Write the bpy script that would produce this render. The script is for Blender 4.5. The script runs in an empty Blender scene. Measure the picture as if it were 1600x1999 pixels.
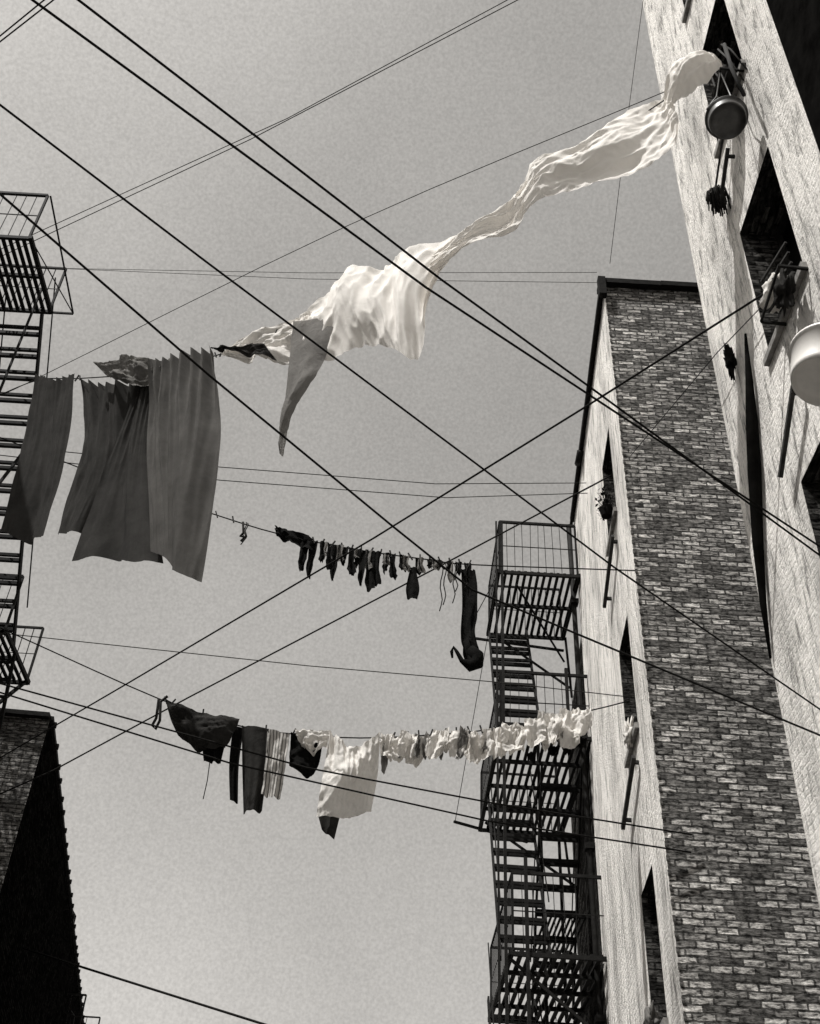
import bpy, math, random
from mathutils import Vector, Matrix, noise
random.seed(7)
S=bpy.context.scene
col=S.collection

# ------------------------------------------------------------------ helpers
def link(o,parent=None):
    col.objects.link(o)
    if parent: o.parent=parent
    return o
def empty(name):
    e=bpy.data.objects.new(name,None); e.empty_display_size=0.3
    return link(e)
class MB:
    def __init__(s): s.v=[];s.f=[];s.uv=[]
    def quad(s,a,b,c,d,uv=None):
        i=len(s.v); s.v+= [tuple(a),tuple(b),tuple(c),tuple(d)]; s.f.append((i,i+1,i+2,i+3))
        s.uv+= list(uv) if uv else [(0,0),(1,0),(1,1),(0,1)]
    def obox(s,c,ax,ay,az):
        c=Vector(c);ax=Vector(ax);ay=Vector(ay);az=Vector(az)
        P=lambda i,j,k:c+ax*i+ay*j+az*k
        lx,ly,lz=ax.length*2,ay.length*2,az.length*2
        for (q,a,b) in (([(-1,-1,-1),(-1,1,-1),(1,1,-1),(1,-1,-1)],ly,lx),([(-1,-1,1),(1,-1,1),(1,1,1),(-1,1,1)],lx,ly),
                  ([(-1,-1,-1),(1,-1,-1),(1,-1,1),(-1,-1,1)],lx,lz),([(1,1,-1),(-1,1,-1),(-1,1,1),(1,1,1)],lx,lz),
                  ([(-1,1,-1),(-1,-1,-1),(-1,-1,1),(-1,1,1)],ly,lz),([(1,-1,-1),(1,1,-1),(1,1,1),(1,-1,1)],ly,lz)):
            s.quad(*[P(*t) for t in q],uv=[(0,0),(a,0),(a,b),(0,b)])
    def box(s,x0,x1,y0,y1,z0,z1):
        s.obox(((x0+x1)/2,(y0+y1)/2,(z0+z1)/2),((x1-x0)/2,0,0),(0,(y1-y0)/2,0),(0,0,(z1-z0)/2))
    def bar(s,a,b,w,h=None):
        a=Vector(a);b=Vector(b);d=b-a
        if d.length<1e-6:return
        h=h or w
        up=Vector((0,0,1)) if abs(d.normalized().z)<.95 else Vector((0,1,0))
        sx=d.cross(up).normalized();sz=sx.cross(d).normalized()
        s.obox((a+b)/2,d/2,sx*w/2,sz*h/2)
    def tube(s,pts,r,n=8,cap=True):
        pts=[Vector(p) for p in pts]; R=r if isinstance(r,(list,tuple)) else [r]*len(pts)
        base=len(s.v);prev=None
        for k,p in enumerate(pts):
            d=(pts[min(k+1,len(pts)-1)]-pts[max(k-1,0)]).normalized()
            if prev is None:
                up=Vector((0,0,1)) if abs(d.z)<.9 else Vector((1,0,0)); a=d.cross(up).normalized()
            else: a=(prev-d*prev.dot(d)).normalized()
            prev=a;b=d.cross(a)
            for j in range(n):
                t=2*math.pi*j/n; s.v.append(tuple(p+a*math.cos(t)*R[k]+b*math.sin(t)*R[k])); 
        for k in range(len(pts)-1):
            for j in range(n):
                q=(base+k*n+j,base+k*n+(j+1)%n,base+(k+1)*n+(j+1)%n,base+(k+1)*n+j)
                s.f.append(q); s.uv+=[(0,0)]*4
        if cap:
            s.f.append(tuple(base+j for j in range(n))[::-1]); s.uv+=[(0,0)]*n
            e=base+(len(pts)-1)*n
            s.f.append(tuple(e+j for j in range(n))); s.uv+=[(0,0)]*n
    def make(s,name,mat,parent=None,smooth=False):
        me=bpy.data.meshes.new(name); me.from_pydata(s.v,[],s.f)
        ul=me.uv_layers.new(name='UVMap')
        for i,u in enumerate(s.uv): ul.data[i].uv=u
        me.materials.append(mat)
        if smooth:
            for p in me.polygons:p.use_smooth=True
        me.update()
        return link(bpy.data.objects.new(name,me),parent)

TINT=(1.0,0.965,0.915)
def g(v): return (v*TINT[0],v*TINT[1],v*TINT[2],1)
def newmat(name):
    m=bpy.data.materials.new(name);m.use_nodes=True;nt=m.node_tree
    return m,nt,nt.nodes['Principled BSDF'],nt.links
def noise_mat(name,lo,hi,scale=6,rough=.9,bump=.3,stretch=(1,1,1),coord='Object',dist=.02,spec=.2,detail=8,metal=0):
    m,nt,b,L=newmat(name)
    tc=nt.nodes.new('ShaderNodeTexCoord');mp=nt.nodes.new('ShaderNodeMapping');mp.inputs['Scale'].default_value=stretch
    n=nt.nodes.new('ShaderNodeTexNoise');n.inputs['Scale'].default_value=scale;n.inputs['Detail'].default_value=detail;n.inputs['Roughness'].default_value=.65
    r=nt.nodes.new('ShaderNodeValToRGB');r.color_ramp.elements[0].position=.32;r.color_ramp.elements[0].color=g(lo);r.color_ramp.elements[1].position=.68;r.color_ramp.elements[1].color=g(hi)
    bp=nt.nodes.new('ShaderNodeBump');bp.inputs['Strength'].default_value=bump;bp.inputs['Distance'].default_value=dist
    L.new(tc.outputs[coord],mp.inputs[0]);L.new(mp.outputs[0],n.inputs['Vector']);L.new(n.outputs['Fac'],r.inputs[0]);L.new(r.outputs[0],b.inputs['Base Color'])
    L.new(n.outputs['Fac'],bp.inputs['Height']);L.new(bp.outputs[0],b.inputs['Normal'])
    b.inputs['Roughness'].default_value=rough;b.inputs['Specular IOR Level'].default_value=spec;b.inputs['Metallic'].default_value=metal
    return m
def brick_mat(name,c1,c2,mort,lo=.5,hi=1.45,bump=1.0,spec=.1):
    m,nt,b,L=newmat(name);N=nt.nodes.new
    tc=N('ShaderNodeTexCoord')
    wn=N('ShaderNodeTexNoise');wn.inputs['Scale'].default_value=2.0;wn.inputs['Detail'].default_value=3
    L.new(tc.outputs['UV'],wn.inputs['Vector'])
    vs=N('ShaderNodeVectorMath');vs.operation='MULTIPLY_ADD';vs.inputs[1].default_value=(.03,.03,0)
    L.new(wn.outputs['Color'],vs.inputs[0]);L.new(tc.outputs['UV'],vs.inputs[2])
    wn2=N('ShaderNodeTexNoise');wn2.inputs['Scale'].default_value=34;wn2.inputs['Detail'].default_value=3
    L.new(tc.outputs['UV'],wn2.inputs['Vector'])
    vs2=N('ShaderNodeVectorMath');vs2.operation='MULTIPLY_ADD';vs2.inputs[1].default_value=(.024,.018,0)
    L.new(wn2.outputs['Color'],vs2.inputs[0]);L.new(vs.outputs[0],vs2.inputs[2])
    br=N('ShaderNodeTexBrick');br.inputs['Scale'].default_value=1;br.inputs['Brick Width'].default_value=.215;br.inputs['Row Height'].default_value=.072
    br.inputs['Mortar Size'].default_value=.011;br.inputs['Mortar Smooth'].default_value=.35;br.inputs['Bias'].default_value=-.2
    br.inputs['Color1'].default_value=g(c1);br.inputs['Color2'].default_value=g(c2);br.inputs['Mortar'].default_value=g(mort)
    L.new(vs2.outputs[0],br.inputs['Vector'])
    n1=N('ShaderNodeTexNoise');n1.inputs['Scale'].default_value=.9;n1.inputs['Detail'].default_value=8;n1.inputs['Roughness'].default_value=.78
    mpp=N('ShaderNodeMapping');mpp.inputs['Scale'].default_value=(1,.55,1);L.new(tc.outputs['UV'],mpp.inputs[0]);L.new(mpp.outputs[0],n1.inputs['Vector'])
    n2=N('ShaderNodeTexNoise');n2.inputs['Scale'].default_value=30;n2.inputs['Detail'].default_value=6;n2.inputs['Roughness'].default_value=.7
    mp=N('ShaderNodeMapping');mp.inputs['Scale'].default_value=(.35,1,1);L.new(tc.outputs['UV'],mp.inputs[0]);L.new(mp.outputs[0],n2.inputs['Vector'])
    mr=N('ShaderNodeMapRange');mr.inputs[1].default_value=.3;mr.inputs[2].default_value=.7;mr.inputs[3].default_value=lo;mr.inputs[4].default_value=hi
    L.new(n1.outputs['Fac'],mr.inputs[0])
    mr2=N('ShaderNodeMapRange');mr2.inputs[1].default_value=.40;mr2.inputs[2].default_value=.62;mr2.inputs[3].default_value=.2;mr2.inputs[4].default_value=2.2
    L.new(n2.outputs['Fac'],mr2.inputs[0])
    mu=N('ShaderNodeMath');mu.operation='MULTIPLY';L.new(mr.outputs[0],mu.inputs[0]);L.new(mr2.outputs[0],mu.inputs[1])
    vm=N('ShaderNodeVectorMath');vm.operation='SCALE';L.new(br.outputs['Color'],vm.inputs[0]);L.new(mu.outputs[0],vm.inputs['Scale'])
    L.new(vm.outputs[0],b.inputs['Base Color'])
    inv=N('ShaderNodeMath');inv.operation='SUBTRACT';inv.inputs[0].default_value=1;L.new(br.outputs['Fac'],inv.inputs[1])
    ad=N('ShaderNodeMath');ad.operation='MULTIPLY_ADD';ad.inputs[1].default_value=.8;L.new(n2.outputs['Fac'],ad.inputs[0]);L.new(inv.outputs[0],ad.inputs[2])
    bp=N('ShaderNodeBump');bp.inputs['Strength'].default_value=bump;bp.inputs['Distance'].default_value=.03
    L.new(ad.outputs[0],bp.inputs['Height']);L.new(bp.outputs[0],b.inputs['Normal'])
    b.inputs['Roughness'].default_value=.95;b.inputs['Specular IOR Level'].default_value=spec
    return m
def stucco_mat(name,lo,hi):
    m,nt,b,L=newmat(name);N=nt.nodes.new
    tc=N('ShaderNodeTexCoord')
    mp=N('ShaderNodeMapping');mp.inputs['Scale'].default_value=(1,.16,1);L.new(tc.outputs['UV'],mp.inputs[0])
    n1=N('ShaderNodeTexNoise');n1.inputs['Scale'].default_value=11;n1.inputs['Detail'].default_value=10;n1.inputs['Roughness'].default_value=.74;L.new(mp.outputs[0],n1.inputs['Vector'])
    mp3=N('ShaderNodeMapping');mp3.inputs['Scale'].default_value=(1,.3,1);L.new(tc.outputs['UV'],mp3.inputs[0])
    n2=N('ShaderNodeTexNoise');n2.inputs['Scale'].default_value=1.8;n2.inputs['Detail'].default_value=7;L.new(mp3.outputs[0],n2.inputs['Vector'])
    r=N('ShaderNodeValToRGB');e=r.color_ramp.elements;e[0].position=.36;e[0].color=g(lo);e[1].position=.5;e[1].color=g(hi)
    L.new(n1.outputs['Fac'],r.inputs[0])
    mr=N('ShaderNodeMapRange');mr.inputs[1].default_value=.32;mr.inputs[2].default_value=.58;mr.inputs[3].default_value=.62;mr.inputs[4].default_value=1.05
    L.new(n2.outputs['Fac'],mr.inputs[0])
    vm=N('ShaderNodeVectorMath');vm.operation='SCALE';L.new(r.outputs[0],vm.inputs[0]);L.new(mr.outputs[0],vm.inputs['Scale']);L.new(vm.outputs[0],b.inputs['Base Color'])
    n4=N('ShaderNodeTexNoise');n4.inputs['Scale'].default_value=24;n4.inputs['Detail'].default_value=6;L.new(tc.outputs['UV'],n4.inputs['Vector'])
    br=N('ShaderNodeTexBrick');br.inputs['Scale'].default_value=1;br.inputs['Brick Width'].default_value=.215;br.inputs['Row Height'].default_value=.072;br.inputs['Mortar Size'].default_value=.014;br.inputs['Mortar Smooth'].default_value=1
    vs=N('ShaderNodeVectorMath');vs.operation='MULTIPLY_ADD';vs.inputs[1].default_value=(.05,.05,0);L.new(n4.outputs['Color'],vs.inputs[0]);L.new(tc.outputs['UV'],vs.inputs[2]);L.new(vs.outputs[0],br.inputs['Vector'])
    ad=N('ShaderNodeMath');ad.operation='MULTIPLY_ADD';ad.inputs[1].default_value=.45;L.new(n4.outputs['Fac'],ad.inputs[0]);L.new(n1.outputs['Fac'],ad.inputs[2])
    ad2=N('ShaderNodeMath');ad2.operation='MULTIPLY_ADD';ad2.inputs[1].default_value=-.09;L.new(br.outputs['Fac'],ad2.inputs[0]);L.new(ad.outputs[0],ad2.inputs[2])
    bp=N('ShaderNodeBump');bp.inputs['Strength'].default_value=1;bp.inputs['Distance'].default_value=.06
    L.new(ad2.outputs[0],bp.inputs['Height']);L.new(bp.outputs[0],b.inputs['Normal'])
    b.inputs['Roughness'].default_value=.95;b.inputs['Specular IOR Level'].default_value=.1
    return m
def cloth_mat(name,lo,hi,trans=.35,stripes=0,bump=.4,bscale=9):
    m,nt,b,L=newmat(name);N=nt.nodes.new
    out=[n for n in nt.nodes if n.type=='OUTPUT_MATERIAL'][0]
    tc=N('ShaderNodeTexCoord')
    n=N('ShaderNodeTexNoise');n.inputs['Scale'].default_value=2.2;n.inputs['Detail'].default_value=12;n.inputs['Roughness'].default_value=.78;L.new(tc.outputs['Object'],n.inputs['Vector'])
    r=N('ShaderNodeValToRGB');r.color_ramp.elements[0].position=.35;r.color_ramp.elements[0].color=g(lo);r.color_ramp.elements[1].position=.65;r.color_ramp.elements[1].color=g(hi)
    L.new(n.outputs['Fac'],r.inputs[0]);colr=r.outputs[0]
    if stripes:
        w=N('ShaderNodeTexWave');w.inputs['Scale'].default_value=stripes;L.new(tc.outputs['UV'],w.inputs['Vector'])
        mr=N('ShaderNodeMapRange');mr.inputs[1].default_value=.2;mr.inputs[2].default_value=.4;mr.inputs[3].default_value=.3;mr.inputs[4].default_value=1
        L.new(w.outputs['Fac'],mr.inputs[0]);vm=N('ShaderNodeVectorMath');vm.operation='SCALE';L.new(colr,vm.inputs[0]);L.new(mr.outputs[0],vm.inputs['Scale']);colr=vm.outputs[0]
    n3=N('ShaderNodeTexNoise');n3.inputs['Scale'].default_value=bscale;n3.inputs['Detail'].default_value=6;n3.inputs['Distortion'].default_value=1.2;L.new(tc.outputs['Object'],n3.inputs['Vector'])
    bp=N('ShaderNodeBump');bp.inputs['Strength'].default_value=bump;bp.inputs['Distance'].default_value=.03;L.new(n3.outputs['Fac'],bp.inputs['Height'])
    L.new(colr,b.inputs['Base Color']);L.new(bp.outputs[0],b.inputs['Normal']);b.inputs['Roughness'].default_value=.95;b.inputs['Specular IOR Level'].default_value=.05
    t=N('ShaderNodeBsdfTranslucent');L.new(colr,t.inputs[0]);L.new(bp.outputs[0],t.inputs['Normal'])
    mx=N('ShaderNodeMixShader');mx.inputs[0].default_value=trans;L.new(b.outputs[0],mx.inputs[1]);L.new(t.outputs[0],mx.inputs[2]);L.new(mx.outputs[0],out.inputs[0])
    return m

M_brick=brick_mat('weathered_brick',.10,.56,.07)
M_brickD=brick_mat('dark_brick',.02,.05,.02,bump=.8,spec=0)
M_reveal=brick_mat('shaded_reveal_brick',.015,.09,.02,bump=.8,spec=0)  # unpainted brick, darkened to hold the shade inside window openings
M_brickM=brick_mat('sooty_brick',.06,.22,.04)
M_nearblack=noise_mat('dark_masonry',.003,.010,5,bump=.3,spec=0)
M_stucco=stucco_mat('whitewashed_masonry',.22,.90)
M_roof=noise_mat('tar_roof',.03,.06,4)
M_coping=noise_mat('coping_metal',.006,.018,12,rough=.7,spec=.05)
M_iron=noise_mat('painted_iron',.006,.018,14,rough=.7,bump=.2,spec=.08)
M_glass=noise_mat('dark_window_pane',.002,.006,2,rough=.3,bump=.02,spec=.1)
M_frame=noise_mat('old_window_frame',.012,.04,20,rough=.8)
M_sill=noise_mat('stone_sill',.12,.3,15)
M_wood=noise_mat('grey_wood',.012,.04,10,stretch=(1,1,.2))
M_rope=noise_mat('clothesline_rope',.010,.022,40,spec=.05)
M_wire=noise_mat('thin_wire',.03,.05,40,spec=.05)
M_ground=noise_mat('yard_concrete',.12,.26,.8,bump=.4)
M_white=cloth_mat('white_cotton',.88,.93,.30,bump=.22,bscale=6)
M_whiteS=cloth_mat('white_linen_small',.68,.88,.3)
M_dark=cloth_mat('dark_grey_sheet',.032,.058,.3,bump=.10)
M_dark2=cloth_mat('mid_grey_sheet',.09,.14,.4,bump=.10)
M_grey=cloth_mat('light_grey_cloth',.16,.26,.4)
M_black=cloth_mat('laundry_shadow_black',.004,.010,.1)
M_charc=cloth_mat('charcoal_cloth',.02,.045,.2)
M_strip=cloth_mat('striped_cotton',.5,.7,.35,stripes=2.2)
M_enamel=noise_mat('enamel',.6,.75,5,rough=.45,bump=.03,spec=.4)

# ------------------------------------------------------------------ walls
def wall(parent,name,p0,p1,z0,z1,mat,openings=(),depth=.22,sill=True):
    """vertical wall from p0 to p1 (outside is to the right of p0->p1)."""
    p0=Vector(p0);p1=Vector(p1);e=(p1-p0);Ln=e.length;e=e/Ln;nrm=Vector((e.y,-e.x))
    def P(s,z,o=0): q=p0+e*s+nrm*o; return (q.x,q.y,z)
    ss=sorted(set([0,Ln]+[o[0] for o in openings]+[o[1] for o in openings]))
    zs=sorted(set([z0,z1]+[o[2] for o in openings]+[o[3] for o in openings]))
    w=MB()
    for a,b in zip(ss,ss[1:]):
        for c,d in zip(zs,zs[1:]):
            ms,mz=(a+b)/2,(c+d)/2
            if any(o[0]<ms<o[1] and o[2]<mz<o[3] for o in openings): continue
            w.quad(P(a,c),P(b,c),P(b,d),P(a,d),[(a,c),(b,c),(b,d),(a,d)])
    w.make(name,mat,parent)
    if openings:
        w=MB();gl=MB();fr=MB();si=MB()
        for a,b,c,d in openings:
            w.quad(P(a,c),P(a,c,-depth),P(a,d,-depth),P(a,d),[(0,c),(depth,c),(depth,d),(0,d)])
            w.quad(P(b,c,-depth),P(b,c),P(b,d),P(b,d,-depth),[(0,c),(depth,c),(depth,d),(0,d)])
            w.quad(P(a,d,-depth),P(b,d,-depth),P(b,d),P(a,d),[(a,0),(b,0),(b,depth),(a,depth)])
            w.quad(P(a,c),P(b,c),P(b,c,-depth),P(a,c,-depth),[(a,0),(b,0),(b,depth),(a,depth)])
            gl.quad(P(a,c,-depth+.002),P(b,c,-depth+.002),P(b,d,-depth+.002),P(a,d,-depth+.002))
            def fb(s0,s1,za,zb,o0=-depth+.004,o1=-depth+.06):
                c0=Vector(P((s0+s1)/2,(za+zb)/2,(o0+o1)/2))
                fr.obox(c0,Vector((e.x,e.y,0))*(s1-s0)/2,Vector((nrm.x,nrm.y,0))*(o1-o0)/2,Vector((0,0,(zb-za)/2)))
            fb(a+.002,a+.05,c,d);fb(b-.05,b-.002,c,d);fb(a+.05,b-.05,d-.05,d-.002);fb(a+.05,b-.05,c+.002,c+.06);m=(c+d)/2
            fb(a+.05,b-.05,m-.025,m+.025,-depth+.004,-depth+.08)
            if sill:
                c0=Vector(P((a+b)/2,c-.05,-.02));si.obox(c0,Vector((e.x,e.y,0))*((b-a)/2+.06),Vector((nrm.x,nrm.y,0))*.07,Vector((0,0,.035)))
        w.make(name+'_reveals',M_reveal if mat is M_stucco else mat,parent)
        gl.make(name+'_panes',M_glass,parent);fr.make(name+'_sashes',M_frame,parent)
        if sill: si.make(name+'_sills',M_sill,parent)
def roof(parent,pts,z,name='roof'):
    m=MB();m.quad(*[(x,y,z) for x,y in pts]);m.make(name,M_roof,parent)
def coping(parent,name,p0,p1,z,over=.12,th=.12,mat=None,back=.15):
    p0=Vector(p0);p1=Vector(p1);e=(p1-p0);L=e.length;e/=L;n=Vector((e.y,-e.x))
    m=MB();k=max(1,int(L/.9))
    for i in range(k):
        a=i*L/k;b=(i+1)*L/k-.006;cc=p0+e*((a+b)/2)+n*((over-back)/2);j=random.uniform(-.012,.012)
        m.obox((cc.x,cc.y,z+th/2+j),(e.x*(b-a)/2,e.y*(b-a)/2,0),(n.x*(over+back)/2,n.y*(over+back)/2,0),(0,0,th/2))
    m.make(name,mat or M_coping,parent)

# --- tenement A : brick gable to the camera, whitewashed long side
A=empty('brick_tenement')
A1=(2.754,10.49);A2=(3.14,16.1);AR=(9.2,10.49);AB=(9.2,16.1)
zA=15.1
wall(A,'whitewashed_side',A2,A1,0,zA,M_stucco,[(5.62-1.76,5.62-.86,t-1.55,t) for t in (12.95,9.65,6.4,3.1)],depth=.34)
wall(A,'brick_front',A1,AR,0,zA,M_brick)
wall(A,'brick_far_side',AR,AB,0,zA,M_brick)
wall(A,'brick_rear',AB,A2,0,zA,M_brick)
roof(A,[A1,AR,AB,A2],zA-.003)
coping(A,'side_coping',A2,A1,zA,.07,.11)
coping(A,'front_coping',(A1[0]-.09,A1[1]),AR,zA+.002,.10,.10)
m=MB();m.box(2.64,2.75,10.37,10.48,zA-.30,zA+.1);m.make('corner_leader_head',M_coping,A)
m=MB()
m.tube([(2.70+.0688*(y-10.49),y,zA-.05-.02*math.sin(y*2)) for y in [10.5+.35*i for i in range(17)]],.03)
m.tube([(3.05,16.15,zA-.05),(3.06,16.15,9.0),(3.06,16.15,3.0),(3.06,16.15,.2)],.045)
for z in (13.2,11,8.6,6.1): m.box(2.99,3.13,16.07,16.23,z,z+.09)
m.tube([(2.93,14.0,zA-.12),(2.92,14.15,zA-.2),(2.94,14.35,zA-.1)],.06,8)
m.make('gutter_and_downpipe',M_coping,A,True)
m=MB()
for k in range(200):
    z=.04+k*.0745
    if k%2: m.box(2.7475,2.775,10.478,10.489,z,z+.06)
m.make('corner_brick_edges',M_brick,A)
W1p=(3.165,16.25);W2p=(3.5,20.2)
wall(A,'rear_wing_side',W2p,W1p,0,12.6,M_brickD)
wall(A,'rear_wing_front',W1p,(9,16.25),0,12.6,M_brickD);wall(A,'rear_wing_back',(9,20.2),W2p,0,12.6,M_brickD);wall(A,'rear_wing_far',(9,16.25),(9,20.2),0,12.6,M_brickD)
roof(A,[W1p,(9,16.25),(9,20.2),W2p],12.597,'rear_wing_roof')
m=MB()
for z in (11.0,7.72,4.45):
    m.bar((2.75,11.45,z),(2.81,12.6,z-.36),.045,.05)
    m.bar((2.83,11.55,z-.02),(2.74,11.55,z-.02),.04);m.bar((2.9,12.45,z-.32),(2.79,12.45,z-.32),.04)
m.make('wall_bars',M_wood,A)  # dark slanting bars on short stubs below the windows

# --- tenement B : close whitewashed wall with windows
B=empty('whitewashed_tenement')
zB=21.2
bo=[]
for top in (17.7,14.55,11.15,7.75,4.4): bo.append((1.35,2.35,top-1.85,top))
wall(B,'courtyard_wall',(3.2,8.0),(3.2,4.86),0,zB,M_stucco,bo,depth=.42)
wall(B,'end_wall',(9,8.0),(3.2,8.0),0,zB,M_brickM)
wall(B,'near_wall',(3.2,4.86),(9,4.86),0,zB,M_brickD)
roof(B,[(3.2,4.86),(9,4.86),(9,8),(3.2,8)],zB-.003)
coping(B,'roof_coping',(3.2,8.0),(3.2,4.86),zB)
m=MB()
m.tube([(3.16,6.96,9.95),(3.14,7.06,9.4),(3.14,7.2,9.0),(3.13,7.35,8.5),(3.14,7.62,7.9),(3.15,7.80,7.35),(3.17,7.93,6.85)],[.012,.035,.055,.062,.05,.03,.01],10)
m.make('wall_shadow_streak',M_nearblack,B,True)  # added dark tapered tube, shaped as a slanting cast shadow on the wall
m=MB()
m.bar((3.1,6.16,8.37),(3.1,6.79,7.92),.035,.04);m.bar((3.18,6.2,8.33),(3.08,6.2,8.33),.03)
m.bar((3.1,6.24,12.06),(3.1,6.72,11.75),.035,.04);m.bar((3.18,6.3,12.0),(3.08,6.3,12.0),.03)
m.make('wall_bars',M_wood,B)  # dark slanting bars set just off the wall
m=MB()
for z,y in ((12.62,5.68),(9.2,5.6)):
    m.bar((3.2,y,z),(2.95,y,z+.02),.022);m.bar((3.2,y+.6,z),(2.98,y+.6,z+.02),.022)
    m.bar((2.96,y,z+.02),(2.98,y+.6,z+.02),.02)
m.make('window_brackets',M_iron,B)

# --- near-black neighbouring wall nearer the camera
C=empty('dark_tenement')
wall(C,'courtyard_wall',(3.16,4.85),(3.16,-7),0,20.6,M_nearblack,[(2.5+3*k,3.5+3*k,t-1.7,t) for k in range(3) for t in (3.4,6.7,10,13.3,16.6)])
wall(C,'end_return',(9,4.85),(3.16,4.85),0,20.6,M_nearblack);wall(C,'near_end',(3.16,-7),(9,-7),0,20.6,M_brickD)
roof(C,[(3.16,-7),(9,-7),(9,4.85),(3.16,4.85)],20.597)

# --- left tenement that carries the tall fire escape
E=empty('courtyard_tenement')
wall(E,'courtyard_wall',(-7.4,-6),(-7.4,11.8),0,16.3,M_brickM,[(a,a+1,t-1.7,t) for a in (1,3.6,6.2,8.8,11.4,14,16.2) for t in (3,6.2,9.4,12.6,15.6)])
wall(E,'end_wall',(-7.4,11.8),(-14,11.8),0,16.3,M_brickM);wall(E,'near_end',(-14,-6),(-7.4,-6),0,16.3,M_brickM)
roof(E,[(-14,-6),(-7.4,-6),(-7.4,11.8),(-14,11.8)],16.297)
wall(E,'annex_wall',(-7.42,11.81),(-7.42,16.15),0,9.6,M_brickD)
wall(E,'annex_end',(-7.42,16.15),(-14,16.15),0,9.6,M_brickD);roof(E,[(-14,11.81),(-7.42,11.81),(-7.42,16.15),(-14,16.15)],9.597,'annex_roof')

# --- low brick building at lower left
F=empty('low_brick_building')
zF=10.6;F1=(-5.88,16.74);F2=(-9.5,39)
wall(F,'brick_front',(-15,16.2),F1,0,zF,M_brickM)
wall(F,'dark_side',F1,F2,0,zF,brick_mat('shaded_side_brick',.003,.012,.002,bump=1,spec=0))  # shade of this side is put into a near-black brick colour
roof(F,[(-15,16.2),F1,F2,(-18,39)],zF-.003)
coping(F,'front_coping',(-15,16.2),F1,zF,.12,.08)
coping(F,'side_coping',F1,F2,zF,.05,.07)
m=MB();e=(Vector(F2)-Vector(F1)).normalized();n=Vector((e.y,-e.x))
for k in range(30):
    q=Vector(F1)+e*(.3+k*.72+random.uniform(-.12,.12))+n*.07
    m.obox((q.x,q.y,zF+.01),(e.x*.04,e.y*.04,0),(n.x*.025,n.y*.025,0),(0,0,.04))
m.make('coping_brackets',M_coping,F)
m=MB();m.box(-9.3,-8.5,30,30.6,zF,zF+1.5);m.make('chimney',M_brickD,F)

# ------------------------------------------------------------------ fire escapes
def platform(m,x0,x1,y0,y1,z,rail=1.05,sp=.115,slat=.05,dens=.14,thin=.010):
    n=int((x1-x0)/sp)
    for i in range(n+1):
        x=x0+(x1-x0)*i/n
        m.bar((x,y0,z),(x+random.uniform(-.008,.008),y1,z),slat,.03)
    k=max(2,int((y1-y0)/.75))
    for i in range(k+1): 
        y=y0+(y1-y0)*i/k
        m.bar((x0-.03,y,z-.045),(x1+.03,y,z-.045),.05,.06)
    for x in (x0-.03,x1+.03): m.bar((x,y0-.03,z-.03),(x,y1+.03,z-.03),.05,.07)
    for zz in (rail,rail*.5):
        w=.045 if zz==rail else .014
        m.bar((x0,y0,z+zz),(x1,y0,z+zz),w,w);m.bar((x0,y0,z+zz),(x0,y1,z+zz),w*.6,w*.6);m.bar((x0,y1,z+zz),(x1,y1,z+zz),w*.8,w*.8)
    for x,y in ((x0,y0),(x1,y0),(x0,y1),(x1,y1)): m.bar((x,y,z),(x,y,z+rail),.035)
    k=int((y1-y0)/dens)
    for i in range(1,k):
        y=y0+(y1-y0)*i/k
        m.bar((x0,y,z),(x0,y,z+rail),thin)
    k=int((x1-x0)/dens)
    for i in range(1,k):
        x=x0+(x1-x0)*i/k
        m.bar((x,y0,z),(x+random.uniform(-.02,.02),y0,z+rail),thin);m.bar((x,y1,z),(x,y1,z+rail),thin*1.3)
def stairs(m,x0,x1,ya,za,yb,zb,n,hr=True):
    for x in (x0,x1):
        m.bar((x,ya,za),(x,yb,zb),.03,.10)
        if hr: m.bar((x,ya,za+.85),(x,yb,zb+.85),.018)
    for i in range(1,n):
        t=i/n;y=ya+(yb-ya)*t;z=za+(zb-za)*t
        m.bar((x0,y-.08,z),(x1,y-.08,z+random.uniform(-.01,.01)),.05,.05);m.bar((x0,y+.06,z),(x1,y+.06,z),.06,.06)
FE=empty('fire_escape')
m=MB()
x0,x1=1.66,3.06
Z=[13.5,10.27,6.85,3.55]
platform(m,x0,x1,15.65,17.65,Z[0],1.12)
platform(m,x0,3.12,15.65,19.3,Z[1],1.12)
platform(m,1.80,3.16,15.65,18.9,Z[2],1.12,slat=.06)
platform(m,x0,3.1,15.65,18.2,Z[3],1.12)
m.make('platforms_and_rails',M_iron,FE)
m=MB()
stairs(m,1.64,2.36,15.95,Z[1],17.5,Z[0],9,False)
stairs(m,1.66,2.38,16.0,Z[2],17.9,Z[1],10)
stairs(m,1.66,2.38,16.0,Z[3],17.9,Z[2],10)
stairs(m,1.66,2.38,16.3,.2,17.6,Z[3],12)
stairs(m,2.44,3.1,18.7,Z[2],16.6,Z[1],10)
m.make('stairs',M_iron,FE)
m=MB()
m.bar((1.60,15.62,0),(1.60,15.62,14.6),.03);m.bar((1.70,15.62,0),(1.70,15.62,14.6),.045)
m.bar((2.55,17.8,3),(2.55,17.8,11.6),.05);m.bar((3.1,19.3,0),(3.1,19.3,12),.05)
m.bar((3.1,17.75,13.25),(1.15,17.4,13.2),.04);m.bar((3.1,17.75,13.0),(2.0,16.0,13.46),.03);m.bar((1.16,17.4,13.2),(1.66,15.7,13.5),.012)
m.bar((2.5,19.2,10.0),(1.1,18.4,9.95),.04);m.bar((1.12,18.4,9.95),(1.64,15.7,13.4),.010)
m.bar((3.12,17.6,13.45),(3.2,17.7,12.2),.04);m.bar((1.7,17.6,13.45),(3.17,17.7,12.4),.035)
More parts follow.
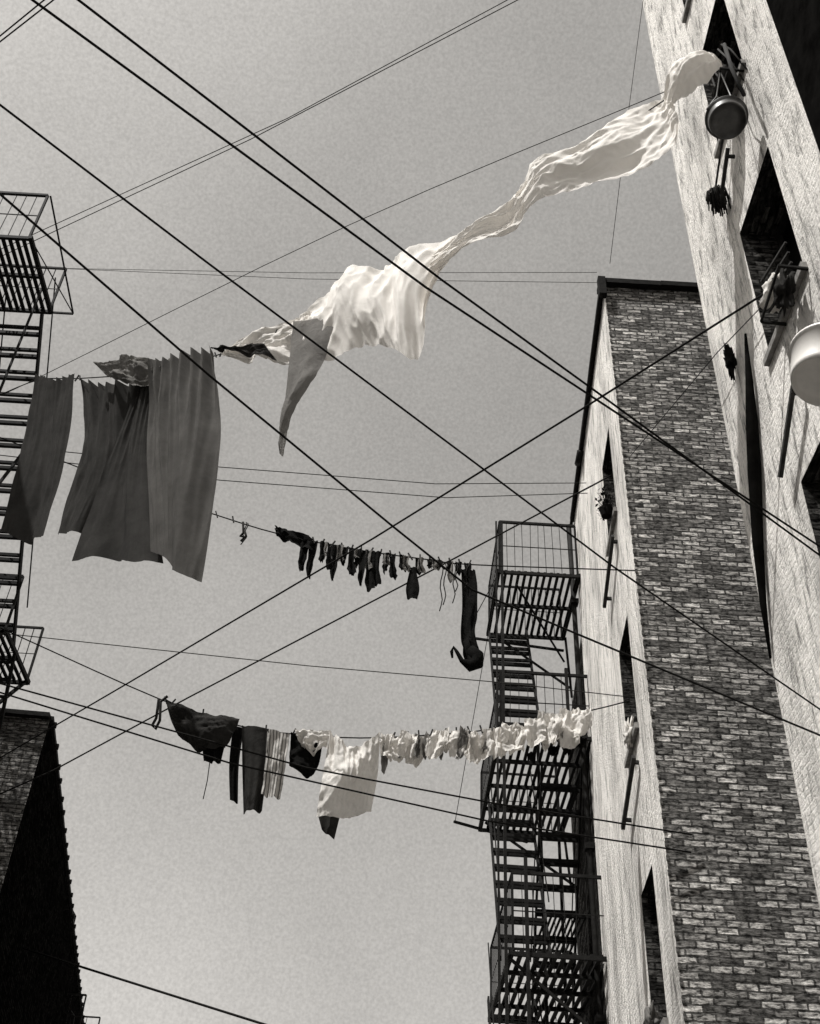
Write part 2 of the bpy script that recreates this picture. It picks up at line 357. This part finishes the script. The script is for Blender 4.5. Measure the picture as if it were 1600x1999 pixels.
m.bar((3.12,18.9,10.2),(3.22,18.9,9.0),.04);m.bar((1.7,18.9,10.2),(3.3,18.9,9.1),.04)
m.bar((1.7,15.7,6.8),(3.12,15.75,5.7),.04)
m.bar((2.75,15.62,10.3),(2.75,15.62,11.5),.05);m.bar((2.0,15.62,3.4),(2.0,15.62,8.2),.05)
for k in range(9): m.bar((2.5+.075*k,17.0,7.9),(2.5+.075*k,18.9,7.9),.03)
m.bar((2.45,17.0,7.88),(3.2,17.0,7.88),.05)
m.make('posts_and_brackets',M_iron,FE)

FL=empty('fire_escape')
m=MB()
platform(m,-7.3,-6.12,10.5,11.95,15.5,1.1,sp=.10,slat=.055,dens=.16)
platform(m,-7.3,-6.22,14.6,16.1,10.95,1.05,sp=.1,slat=.05)
m.make('platforms_and_rails',M_iron,FL)
m=MB();stairs(m,-7.05,-6.24,15.2,10.95,11.95,15.5,15)
m.make('stairs',M_iron,FL)
m=MB()
m.bar((-6.08,10.5,16.6),(-5.72,11.95,15.45),.022);m.bar((-5.72,11.95,15.45),(-6.4,11.95,15.45),.03);m.bar((-6.12,10.5,15.5),(-5.72,11.95,15.45),.014)
m.bar((-6.15,11.5,11.8),(-6.15,11.5,15.5),.03);m.bar((-6.15,11.5,12.85),(-7.4,11.5,12.85),.03)
m.bar((-6.2,15.2,10.9),(-6.3,16.1,8.9),.05);m.bar((-6.9,15.2,10.9),(-6.95,16.1,8.9),.05)
for k in range(8):
    t=(k+.5)/8;m.bar((-6.2-.1*t,15.2+.9*t,10.9-2.0*t),(-6.9-.05*t,15.2+.9*t,10.9-2.0*t),.04)
m.bar((-6.22,14.6,10.95),(-7.4,14.6,9.4),.05);m.bar((-6.22,16.1,10.95),(-7.4,16.1,9.4),.05)
m.bar((-6.25,13.2,13.6),(-7.4,13.2,9.5),.04)
m.make('posts_and_brackets',M_iron,FL)

FS=empty('fire_escape')
m=MB()
platform(m,-8.3,-7.6,30.0,32.0,9.0,.9,sp=.2,slat=.06,dens=.3);m.bar((-8.4,31,9),(-8.6,31,7.8),.06);m.bar((-7.7,30,9),(-8.2,30,7.8),.06)
m.make('platform',M_iron,FS)
m=MB();m.tube([(-5.6,34,0),(-5.6,34,10.2)],.12,8);m.bar((-6.0,34,9.6),(-5.2,34,9.6),.08)
m.make('utility_pole',M_wood)

# ------------------------------------------------------------------ wires
def ext(pts,xl=None,xr=None):
    P=[Vector(p) for p in pts]
    if P[0].x>P[-1].x:P=P[::-1]
    if xl is not None:
        d=P[1]-P[0];t=(xl-P[0].x)/d.x;P=[P[0]+d*t]+P
    if xr is not None:
        d=P[-1]-P[-2];t=(xr-P[-1].x)/d.x;P=P+[P[-1]+d*t]
    return P
def cr(P,n=8):
    P=[Vector(p) for p in P];Q=[P[0]*2-P[1]]+P+[P[-1]*2-P[-2]];o=[]
    for i in range(1,len(Q)-2):
        for k in range(n):
            t=k/n;a,b,c,d=Q[i-1],Q[i],Q[i+1],Q[i+2]
            o.append(.5*((2*b)+(c-a)*t+(2*a-5*b+4*c-d)*t*t+(3*b-a-3*c+d)*t**3))
    o.append(P[-1]);return o
def cm(L): return [(a/100,b/100,c/100) for a,b,c in L]
def wire(name,pts,r,mat=None,xl=None,xr=None):
    P=ext(pts,xl,xr)
    m=MB();m.tube(P,r,6);return m.make(name,mat or M_rope,None,True)
wire('cable',[(-1.58,2.05,5.8),(-.82,2.58,5.7),(.01,3.17,5.6),(.98,3.79,5.5),(2.23,4.61,5.4)],.0062,xl=-7.4,xr=3.2)
wire('cable',[(-1.43,2.09,5.9),(-.75,2.58,5.8),(.08,3.2,5.7),(.88,3.75,5.6),(2.26,4.69,5.4)],.0062,xl=-7.4,xr=3.2)
wire('cable',[(-2.17,2.98,6.6),(-1.18,3.72,6.4),(.42,4.91,6.1),(1.33,5.56,5.9),(3.01,6.81,5.7)],.0066,xl=-7.4,xr=3.2)
wire('cable',[(-2.39,3.65,6.8),(-1.27,4.66,6.5),(-.1,5.65,6.2),(.46,6.16,6.1),(1.22,6.34,5.9),(3.05,7.0,5.6)],.0078,xl=-7.4,xr=3.2)
wire('cable',[(-2.49,3.4,8.6),(-2.92,3.71,8.6)],.005,xl=-7.4,xr=3.16)
wire('cable',[(-2.56,3.41,8.6),(-2.91,3.67,8.6)],.005,xl=-7.4,xr=3.16)
wire('overhead_wire',cm([(-574,1036,1545),(-256,863,1557),(102,669,1610)]),.007,M_wire,-7.4,3.2)
wire('overhead_wire',cm([(-580,1039,1566),(-205,835,1569),(89,676,1623)]),.0065,M_wire,-7.4,3.2)
wire('overhead_wire',cm([(-577,1098,1538),(-180,1071,1529),(264,1041,1533)]),.0045,M_wire,-7.4)
wire('overhead_wire',cm([(-577,1098,1538),(-179,1071,1514),(262,1041,1508)]),.0045,M_wire,-7.4)
wire('overhead_wire',cm([(-538,1214,1257),(-297,1268,1292),(39,1343,1350),(286,1398,1420)]),.007,M_rope,-7.4,2.99)
wire('overhead_wire',cm([(-533,1215,1237),(-293,1269,1266),(57,1347,1325),(302,1400,1400)]),.007,M_rope,-7.4)
wire('clothesline',cm([(-624,1604,950),(-387,1351,945),(-39,979,940),(170,755,945),(315,600,952)]),.0115,M_rope,-6.9,3.2)
wire('clothesline',[(-6.28,16.6,9.15),(-5.5,16.45,9.53),(-3.3,15.29,10.36),(.43,13.15,11.56),(2.88,11.72,12.35)],.0125)
wire('overhead_wire',cm([(-391,947,705),(-85,978,650),(98,1012,641),(301,1040,633)]),.0085,M_rope,-7.4)
wire('overhead_wire',cm([(-388,947,695),(-159,978,650),(93,1012,622),(298,1039,614)]),.0085,M_rope,-7.4)
wire('overhead_wire',[(-6.25,19.72,7.76),(-5.16,19.33,7.41),(-1.82,18.12,6.35),(3.17,16.3,4.8)],.02)
wire('clothesline',[(3.16,6.04,9.52),(3.05,7.47,10.24),(2.83,10.38,11.49)],.0055,M_wire)
wire('antenna_wire',[(2.79,10.17,15.25),(2.98,9.04,17.15),(3.17,7.88,18.94)],.0045,M_wire,xr=3.2)

# ------------------------------------------------------------------ clotheslines and laundry
PL={'L1':((-5.5,11.05),(3.15,5.85)),'L2':((-5.2,10.8),(2.75,10.45)),'L3':((-5.0,12.1),(2.84,11.7))}
def PP(pl,s,z,o=0):
    p0=Vector(PL[pl][0]);e=(Vector(PL[pl][1])-p0).normalized();n=Vector((e.y,-e.x))
    q=p0+e*s+n*o;return Vector((q.x,q.y,z))
def line(name,pl,pts,r=.011,mat=None):
    P=cr([PP(pl,a/100,b/100) for a,b in pts],4)
    m=MB();m.tube(P,r,6);return m.make(name,mat or M_rope,None,True)
line('clothesline','L1',[(-80,1293),(12,1287),(97,1249),(227,1198),(356,1169),(485,1165),(688,1205),(1004,1318)],.008)
line('clothesline','L1',[(-80,1290),(15,1293),(526,1326),(940,1309),(1005,1313)],.0055,M_wire)
line('clothesline','L2',[(-220,1232),(-1,1142),(157,1076),(276,1033),(357,1006),(454,985),(542,973),(601,967),(795,966)],.008)
line('clothesline','L3',[(-240,1032),(0,929),(204,842),(311,808),(393,799),(483,799),(627,817),(733,845),(784,861)],.008)
wire('clothesline',cm([(-497,1210,929),(-118,1190,896),(121,1178,881),(284,1170,866)]),.006,M_wire,-7.4)

def cloth(mb,pl,rows,amp=.05,nf=4,bil=0,nu=30,nv=24,crump=0,seed=0,off=0,top=.25,flow=(2.5,6),edge=.0,fine=.12,gather=0):
    R=[]
    for r in rows:
        P=cr([Vector((a/100,b/100,0)) for a,b in r],10);R.append(P)
    def samp(P,t):
        x=t*(len(P)-1);i=min(int(x),len(P)-2);return P[i].lerp(P[i+1],x-i)
    base=len(mb.v);rnd=random.Random(seed);ph=rnd.uniform(0,6);f2=nf*rnd.uniform(1.6,2.2)
    for i in range(nu+1):
        u=i/nu
        c=cr([samp(P,u) for P in R],12)
        for j in range(nv+1):
            v=j/nv;q=samp(c,v)
            ww=top+(1-top)*v
            uu=u+.05*math.sin(v*3+ph)+.05*noise.noise(Vector((u*2,v*2,seed)))
            o=off+amp*ww*(math.sin(nf*6.283*uu+ph)+.45*math.sin(f2*6.283*uu+ph*2+v*1.5))+bil*math.sin(math.pi*u)*math.sin(math.pi*min(1,v*.8+.1))
            o+=amp*.5*(1-v)**2*noise.noise(Vector((u*nf*5,seed,1)))
            if gather: # soft radiating pleats under the pins, fading down the sheet
                o+=gather*(1-v)**1.5*(1-abs(noise.noise(Vector((u*7+v*(u-.5)*3,v*1.2,seed+2))))*2.4)
            ds=dz=0
            if crump:
                fu,fv=flow
                rg=lambda x:(1-abs(x)*2.2)
                o+=crump*(noise.noise(Vector((u*fu,v*fv+u*fu*.35,seed*3.1)))*.9+.30*rg(noise.noise(Vector((u*fu*1.7+v*1.5,v*fv*1.9,seed+5))))+.12*rg(noise.noise(Vector((u*fu*4+v*2,v*fv*3.5,seed+15))))+fine*noise.noise(Vector((u*fu*9,v*fv*5,seed+8))))
                ds=edge*noise.noise(Vector((u*fu*3,v*5,seed+9)));dz=edge*noise.noise(Vector((u*fu*3,v*5,seed+19)))
            p=PP(pl,q.x+ds,q.y+dz,o);mb.v.append(tuple(p))
    for i in range(nu):
        for j in range(nv):
            a=base+i*(nv+1)+j;mb.f.append((a,a+nv+1,a+nv+2,a+1))
            mb.uv+=[(i/nu,j/nv),((i+1)/nu,j/nv),((i+1)/nu,(j+1)/nv),(i/nu,(j+1)/nv)]
def piece(name,mat,pl,rows,**k):
    mb=MB();cloth(mb,pl,rows,**k);return mb.make(name,mat,None,True)

S1=[[(16,1288),(57,1262),(99,1252)],[(44,1125),(91,1102),(132,1089)],[(58,990),(104,962),(146,950)]]
S2=[[(100,1250),(170,1208),(240,1197)],[(140,1097),(197,1063),(245,1052)],[(145,963),(191,952),(225,955)]]
S3=[[(234,1184),(244,1180),(254,1178)],[(219,1045),(255,1030),(281,1028)],[(211,889),(261,884),(305,856),(338,854)]]
S4=[[(258,1186),(287,1176),(321,1176),(352,1170)],[(288,1035),(318,1022),(357,1013),(393,1006)],[(334,859),(360,840),(381,813),(408,800)]]
piece('bed_sheet',M_dark,'L1',S1,amp=.06,nf=1.2,seed=1,nu=70,nv=50,crump=.05,flow=(3,1.2),gather=.07)
piece('bed_sheet',M_dark,'L1',S2,amp=.07,nf=1.3,seed=2,off=-.14,nu=90,nv=50,crump=.06,flow=(4,1.2),gather=.12)
piece('bed_sheet',M_dark,'L1',S3,amp=.07,nf=1.6,seed=3,off=.03,nu=70,nv=50,crump=.05,flow=(3,1.2),gather=.06)
piece('bed_sheet',M_dark2,'L1',S4,amp=.045,nf=1.4,bil=.16,seed=4,off=.08,nu=90,nv=60,crump=.06,flow=(3,1.0),gather=.12)
piece('folded_towel',M_grey,'L1',[[(153,1230),(196,1224),(237,1200),(287,1180)],[(160,1222),(205,1200),(245,1172),(285,1166)],[(166,1214),(211,1172),(250,1146),(283,1155)]],amp=.02,nf=1.2,seed=5,off=.16,crump=.16,flow=(3,2.5),nu=50,nv=30)
piece('white_bed_sheet',M_white,'L1',[[(455,1164),(498,1179),(545,1206),(588,1194),(621,1208),(691,1202)],[(468,1143),(515,1134),(558,1139),(599,1126),(632,1134),(674,1163)],[(478,1126),(524,1063),(578,1059),(618,1030),(645,1012),(658,1134)]],amp=.02,nf=1.5,seed=6,crump=.15,nu=160,nv=90,top=.7,bil=.25,flow=(5.5,1.4),edge=.02,fine=.06)
piece('white_bed_sheet',M_white,'L1',[[(655,1202),(701,1203),(745,1216),(771,1238),(791,1270),(840,1265),(878,1287),(921,1299),(944,1304)],[(646,1138),(701,1164),(751,1156),(776,1187),(807,1193),(847,1184),(898,1174),(932,1187),(946,1234)]],amp=.015,nf=1.5,seed=7,crump=.12,nu=220,nv=60,top=.6,bil=.15,flow=(5,3.2),edge=.04,fine=.07)
piece('pillowcase',M_white,'L1',[[(941,1295),(956,1335),(991,1329),(1003,1312)],[(936,1288),(961,1300),(992,1305),(1003,1308)],[(941,1272),(965,1268),(994,1284),(1004,1300)]],amp=.015,nf=2,seed=8,crump=.10,bil=.3,nu=60,nv=40,flow=(3,3))
piece('pillowcase',M_whiteS,'L1',[[(356,1169),(410,1180),(472,1168),(500,1165)],[(367,1162),(415,1150),(470,1135),(520,1110)],[(367,1153),(418,1126),(466,1097),(534,1072)]],amp=.03,nf=2,seed=9,crump=.15,nu=80,nv=40,top=.7,flow=(3,4))
piece('crease_shade',M_charc,'L1',[[(358,1158),(400,1142),(440,1128)],[(370,1153),(418,1118),(462,1090)]],amp=.04,nf=2,seed=19,crump=.06,off=.18)  # charcoal strip stands in for crease shading on the white cloth
piece('shirt_tail',M_grey,'L1',[[(478,1148),(540,1122)],[(484,1039),(528,1047)],[(484,976),(499,986)],[(490,932),(497,923)]],amp=.025,nf=1.0,seed=10,off=.16,bil=.06,nu=20,nv=40,crump=.03)

def lineZ(s,T):
    for (a,b),(c,d) in zip(T,T[1:]):
        if a<=s<=c:return b+(d-b)*(s-a)/(c-a)
L2T=[(-1,1142),(157,1076),(276,1033),(357,1006),(454,985),(542,973),(601,967),(795,966)]
L3T=[(0,929),(204,842),(311,808),(393,799),(483,799),(627,817),(733,845),(784,861)]
mb=MB()
cloth(mb,'L2',[[(353,1018),(370,1012),(404,999)],[(358,998),(381,988),(404,978)]],amp=.04,nf=2,crump=.06,seed=11,nu=16,nv=8,edge=.03)
rnd=random.Random(3)
def sock(mb,pl,s,z,w,h,seed,toe=1):
    tw=w*.5
    cloth(mb,pl,[[(s-tw,z),(s+tw,z)],[(s-tw*.8,z-h*.5),(s+tw*.8,z-h*.5)],[(s-tw*.9,z-h*.75),(s+tw*(1+toe*.4),z-h*.72)],[(s-tw*.2,z-h),(s+tw*(1+toe*.7),z-h*.93)]],amp=.025,nf=1.0,crump=.03,seed=seed,nu=8,nv=14,edge=.012,fine=0,flow=(1.5,2))
for s,h,w in [(394,52,12),(404,60,10),(417,32,9),(426,42,8),(433,56,10),(444,30,9),(453,42,9),(460,30,8),(467,56,10),(476,62,10),(484,52,9),(495,30,9),(503,38,8),(515,24,9),(534,26,8),(549,15,9),(560,14,8),(572,14,8),(583,18,8),(594,24,9)]:
    sock(mb,'L2',s,lineZ(s,L2T)+1,w,h,s,random.choice((-1,1)))
mb.make('hanging_socks',M_black,None,True)
mb=MB()
for k in range(9):
    s=420+k*19+rnd.uniform(-4,4);sock(mb,'L2',s,lineZ(s,L2T)+1,8,rnd.uniform(14,34),k+50,1)
mb.make('hanging_rags',M_grey,None,True)
mb=MB();cloth(mb,'L2',[[(525,960),(531,960)],[(521,930),(537,930)],[(523,913),(535,913)]],amp=.02,nf=1,seed=5,nu=8,nv=8,crump=.02)
mb.make('hanging_mitten',M_black,None,True)
mb=MB();cloth(mb,'L2',[[(586,960),(603,957)],[(588,910),(606,908)],[(588,870),(604,868)],[(589,845),(608,843)],[(593,825),(607,824)]],amp=.03,nf=1.0,seed=5,nu=14,nv=40,crump=.04,edge=.03,flow=(2,6),fine=.05)
mb.tube([PP('L2',s/100,z/100) for s,z in ((598,846),(606,838),(606,828),(598,824),(589,830),(583,842),(579,848),(577,842),(578,834))],[.06,.08,.08,.07,.03,.022,.02,.02,.012],8)
mb.make('hanging_stocking',M_black,None,True)
mb=MB()
for s,z0,z1 in ((563,968,896),(567,967,905),(578,967,908),(581,967,925),(592,966,930),(317,1022,985),(319,1021,990)):
    mb.tube([PP('L2',(s+1.5*math.sin(k*1.3))/100,(z0+(z1-z0)*k/8)/100,.02*math.sin(k)) for k in range(9)],.007,5)
mb.tube([PP('L2',.01*a,.01*b) for a,b in ((313,1022),(316,1005),(313,1000),(319,998),(315,992),(320,1000),(317,1008))],.017,6)
mb.make('hanging_strings',M_charc,None,True)

piece('dark_shirt',M_charc,'L3',[[(213,840),(259,822),(309,816)],[(226,810),(262,798),(304,796)],[(239,789),(266,772),(297,777)]],amp=.05,nf=1.4,bil=.12,seed=21,crump=.10,nu=40,flow=(3,3))
piece('dark_cloth',M_black,'L3',[[(266,788),(296,786)],[(274,759),(294,758)]],amp=.03,nf=2,seed=22)
piece('black_stocking',M_black,'L3',[[(301,808),(315,806)],[(304,760),(316,758)],[(312,712),(322,708)]],amp=.02,nf=1,seed=23)
piece('trousers',M_charc,'L3',[[(313,807),(346,804)],[(321,753),(350,754)],[(330,696),(352,698)]],amp=.05,nf=1.2,seed=24,off=.05)
piece('striped_shirt',M_strip,'L3',[[(344,805),(372,799)],[(347,760),(371,758)],[(348,718),(370,716)]],amp=.04,nf=1.6,seed=25,crump=.05)
piece('black_undershirt',M_black,'L3',[[(373,801),(413,799)],[(374,775),(412,775)],[(375,760),(399,743),(411,759)]],amp=.04,nf=1.3,seed=26,crump=.07)
piece('vest',M_whiteS,'L3',[[(378,801),(421,800)],[(384,787),(400,784),(420,790)],[(390,780),(403,770),(419,783)]],amp=.05,nf=2,seed=27,off=.08,crump=.08)
piece('white_shirt',M_whiteS,'L3',[[(421,801),(451,776),(481,800)],[(418,743),(454,738),(481,749)],[(415,692),(444,691),(477,700)]],amp=.03,nf=1.2,seed=28,bil=.2,crump=.10,off=.02,nu=60,nv=60,flow=(2.2,2.0),gather=.08)
piece('shirt_sleeve',M_charc,'L3',[[(415,700),(441,697)],[(422,680),(437,669)]],amp=.02,nf=1,seed=29)
for nm,mt,sd,lo in (('white_laundry',M_whiteS,40,0),('grey_laundry',M_grey,90,1)):
    mb=MB();s=482
    while s<714:
        big=1+.6*max(0,(s-560)/180)
        w=rnd.uniform(10,21)*big if not lo else rnd.uniform(5,10)
        if rnd.random()<(1 if not lo else .5):
            z=lineZ(min(s,780),L3T)+rnd.uniform(0,8 if s>640 else 2);h=rnd.uniform(28,46)*(.6+.4*big)
            sk=rnd.uniform(-9,5)
            cloth(mb,'L3',[[(s,z),(s+w/2,z-rnd.uniform(0,4)),(s+w,z)],[(s+sk*.4-rnd.uniform(0,4),z-h*.5),(s+w/2,z-h*.5),(s+w*rnd.uniform(.8,1.2)+sk*.4,z-h*.5)],[(s+sk,z-h),(s+w/2+sk,z-h*rnd.uniform(.9,1.1)),(s+w*.9+sk,z-h*rnd.uniform(.7,1))]],amp=.035,nf=1.1,crump=.10,seed=sd+int(s),nu=20,nv=20,off=rnd.uniform(-.08,.12),flow=(2.2,2),edge=.015,fine=.05)
        s+=w*(.66 if not lo else 1.8)
    mb.make(nm,mt,None,True)
mb=MB()
for k in range(9):
    s=rnd.uniform(650,720);z=lineZ(s,L3T)-rnd.uniform(26,40)
    cloth(mb,'L3',[[(s,z),(s+11,z)],[(s+1,z-12),(s+10,z-10)]],amp=.04,nf=1,crump=.1,seed=k,nu=6,nv=6,off=-.06)
mb.make('laundry_shadow',M_black,None,True)  # black patches added as the shadows low in the white laundry
mb=MB()
for pl,T,ss in (('L2',L2T,[278,300,357,372]+list(range(392,602,12))),('L3',L3T,[213,222,262,306,342,376,398,420]+list(range(482,640,15))),('L1',[(12,1287),(97,1249),(227,1198),(356,1169),(485,1165)],[20,96,102,250,300,348,357,372,440,470])):
    for s in ss:
        z=lineZ(s,T)/100;t=rnd.uniform(-.03,.03);mb.bar(PP(pl,s/100-t,z-.04),PP(pl,s/100+t,z+.06),.018,.015)
mb.tube([PP('L3',a/100,b/100) for a,b in ((204,842),(206,815),(203,805),(208,800),(211,812),(207,838),(214,846))],.018,6)
mb.tube([PP('L3',a/100,b/100) for a,b in ((281,760),(282,735),(281,712))],.006,5)
mb.make('clothespins',M_wood)

# ------------------------------------------------------------------ tubs & window clutter
def lathe(prof,loc,axis,k=1):
    mb=MB();n=40;ax=Vector(axis).normalized();q=ax.to_track_quat('Z','Y');L=Vector(loc)
    prof=[(a*k,b*k) for a,b in prof]
    for (r,h) in prof:
        for j in range(n):
            t=2*math.pi*j/n;mb.v.append(tuple(L+q@Vector((r*math.cos(t),r*math.sin(t),h))))
    for i in range(len(prof)-1):
        for j in range(n):
            mb.f.append((i*n+j,i*n+(j+1)%n,(i+1)*n+(j+1)%n,(i+1)*n+j));mb.uv+=[(0,0)]*4
    mb.f.append(tuple(range(n))[::-1]);mb.uv+=[(0,0)]*n
    mb.f.append(tuple(range((len(prof)-1)*n,len(prof)*n)));mb.uv+=[(0,0)]*n
    return mb
pot=lathe([(.10,.05),(.165,.045),(.175,.0),(.185,0),(.19,.05),(.20,.18),(.222,.185),(.222,.2),(.205,.2),(.18,.05),(.14,.06)],(2.86,5.62,11.5),(.15,.35,1),.94)
pot.tube([(2.68,5.62,11.7),(2.85,5.7,12.1),(2.96,5.72,12.62)],.008,5);pot.tube([(3.04,5.62,11.68),(3.0,5.7,12.1),(2.97,5.72,12.62)],.008,5)
pot.make('washbasin',noise_mat('dark_zinc',.02,.06,9,rough=.4,bump=.05,spec=.5),None,True)
tub=lathe([(.20,.05),(.245,.04),(.25,.0),(.265,0),(.275,.05),(.315,.34),(.335,.345),(.335,.37),(.315,.37),(.265,.06),(.2,.07)],(2.84,5.19,7.36),(.35,.0,1),.86)
tub.tube([(3.1,5.15,7.6),(3.17,5.15,7.8),(3.2,5.15,7.95)],.012,6)
tub.make('washtub',M_enamel,None,True)
def bundle(name,loc,sz,mat,seed,amp=.5):
    mb=MB();n=26;mm=18;L=Vector(loc)
    for i in range(mm+1):
        for j in range(n):
            a=math.pi*i/mm;b=2*math.pi*j/n
            d=Vector((math.sin(a)*math.cos(b),math.sin(a)*math.sin(b),math.cos(a)))
            r=1+amp*noise.noise(d*1.9+Vector((seed,0,0)))+amp*.8*noise.noise(d*5+Vector((seed,3,0)))
            mb.v.append(tuple(L+Vector((d.x*sz[0],d.y*sz[1],d.z*sz[2]))*r))
    for i in range(mm):
        for j in range(n):
            mb.f.append((i*n+j,(i+1)*n+j,(i+1)*n+(j+1)%n,i*n+(j+1)%n));mb.uv+=[(0,0)]*4
    return mb.make(name,mat,None,True)
bundle('rag_bundle',(3.10,6.05,9.45),(.09,.16,.10),M_whiteS,2,.8)
bundle('rag_bundle',(3.05,5.8,9.15),(.06,.12,.18),M_charc,5,.9)
bundle('rag_bundle',(3.07,5.9,12.75),(.09,.16,.10),M_charc,3,.8)
bundle('rag_bundle',(2.78,11.7,8.15),(.05,.15,.13),M_whiteS,6,.9)
bundle('rag_bundle',(2.78,11.9,4.95),(.05,.16,.14),M_grey,7,.9)
bundle('rag_bundle',(3.12,7.35,10.0),(.04,.05,.2),M_black,8,.9)
mb=MB()
mb.tube([(3.12,6.2,12.5),(3.08,6.7,12.02)],.012,6)
for k in range(110):
    a=random.uniform(0,6.28);r=random.uniform(.01,.10);l=random.uniform(.16,.36)
    mb.tube([(3.08,6.7,12.02),(3.08+r*math.cos(a),6.7+r*math.sin(a),11.95),(3.08+r*1.2*math.cos(a),6.72+r*1.3*math.sin(a),12.0-l)],.008,4)
mb.make('mop',M_charc,None,True)
mb=MB()
mb.tube([(2.70,11.5,11.38),(2.70,11.5,11.52)],[.07,.095],10)
for k in range(160):
    a=random.uniform(0,6.28);r=random.uniform(.02,.19);h=random.uniform(-.12,.26)
    c=Vector((2.70+r*.7*math.cos(a),11.5+r*math.sin(a),11.55+h));d=Vector((random.uniform(-1,1),random.uniform(-1,1),random.uniform(-1,1))).normalized()*.035;e2=d.orthogonal().normalized()*.018
    mb.quad(c-d,c+e2,c+d,c-e2)
    if k%8==0: mb.tube([(2.70,11.5,11.5),c],.004,4)
mb.make('potted_plant',M_black)
mb=MB()
for k in range(5):
    mb.tube([(3.19,5.6+.12*k,12.5),(3.08+.03*math.sin(k),5.6+.12*k,12.9),(3.05,5.7+.1*k,13.2+.1*math.sin(k*2))],.010,5)
mb.tube([(3.0,5.55,12.9),(2.98,5.5,12.3),(3.0,5.45,11.7)],.02,6)
for k in range(4): mb.bar((3.16,5.75,9.35+.14*k),(3.05,6.15,9.3+.14*k),.02)
mb.make('wooden_sticks',M_wood,None,True)

# ------------------------------------------------------------------ ground
mb=MB();mb.quad((-300,-300,0),(300,-300,0),(300,300,0),(-300,300,0));mb.make('ground',M_ground)

# ------------------------------------------------------------------ light
sd=Vector((1,.75,-2.3)).normalized()
sl=bpy.data.lights.new('sun','SUN');sl.energy=5;sl.angle=math.radians(.5);sl.color=(1,.985,.96)
so=link(bpy.data.objects.new('sun',sl));so.rotation_euler=sd.to_track_quat('-Z','Y').to_euler();so.location=(-10,-5,30)
w=bpy.data.worlds.new('World');S.world=w;w.use_nodes=True;nt=w.node_tree;N=nt.nodes.new;L=nt.links
bg=nt.nodes['Background'];bg.inputs[1].default_value=.15
sky=N('ShaderNodeTexSky');sky.sky_type='NISHITA';sky.sun_disc=False;sky.sun_elevation=math.asin(-sd.z);sky.sun_rotation=math.radians(233)
sky.air_density=1.5;sky.dust_density=3
bw=N('ShaderNodeRGBToBW');L.new(sky.outputs[0],bw.inputs[0])
tc=N('ShaderNodeTexCoord')
n1=N('ShaderNodeTexNoise');n1.inputs['Scale'].default_value=2.6;n1.inputs['Detail'].default_value=6;L.new(tc.outputs['Generated'],n1.inputs['Vector'])
mr=N('ShaderNodeMapRange');mr.inputs[1].default_value=.3;mr.inputs[2].default_value=.7;mr.inputs[3].default_value=1.05;mr.inputs[4].default_value=1.36;L.new(n1.outputs['Fac'],mr.inputs[0])
n2=N('ShaderNodeTexNoise');n2.inputs['Scale'].default_value=380;n2.inputs['Detail'].default_value=3;L.new(tc.outputs['Generated'],n2.inputs['Vector'])
mr2=N('ShaderNodeMapRange');mr2.inputs[1].default_value=.3;mr2.inputs[2].default_value=.7;mr2.inputs[3].default_value=.90;mr2.inputs[4].default_value=1.10;L.new(n2.outputs['Fac'],mr2.inputs[0])
mu=N('ShaderNodeMath');mu.operation='MULTIPLY';L.new(bw.outputs[0],mu.inputs[0]);L.new(mr.outputs[0],mu.inputs[1])
mu2=N('ShaderNodeMath');mu2.operation='MULTIPLY';L.new(mu.outputs[0],mu2.inputs[0]);L.new(mr2.outputs[0],mu2.inputs[1])
vm=N('ShaderNodeVectorMath');vm.operation='SCALE';vm.inputs[0].default_value=TINT;L.new(mu2.outputs[0],vm.inputs['Scale']);L.new(vm.outputs[0],bg.inputs[0])

# ------------------------------------------------------------------ camera
cd=bpy.data.cameras.new('camera');co=link(bpy.data.objects.new('camera',cd))
cd.sensor_fit='VERTICAL';cd.sensor_height=24;cd.lens=24*2144/1999;cd.clip_end=2000;cd.clip_start=.05
ph=math.radians(3.37);th=math.radians(40)
U0=Vector((0,-math.sin(th),math.cos(th)));R0=Vector((1,0,0));Fw=Vector((0,math.cos(th),math.sin(th)))
X=R0*math.cos(ph)+U0*math.sin(ph);Yv=-R0*math.sin(ph)+U0*math.cos(ph)
mt=Matrix((X,Yv,-Fw)).transposed().to_4x4();mt.translation=(0,0,1.6);co.matrix_world=mt
S.camera=co
S.view_settings.view_transform='Standard';S.view_settings.look='None';S.view_settings.exposure=0
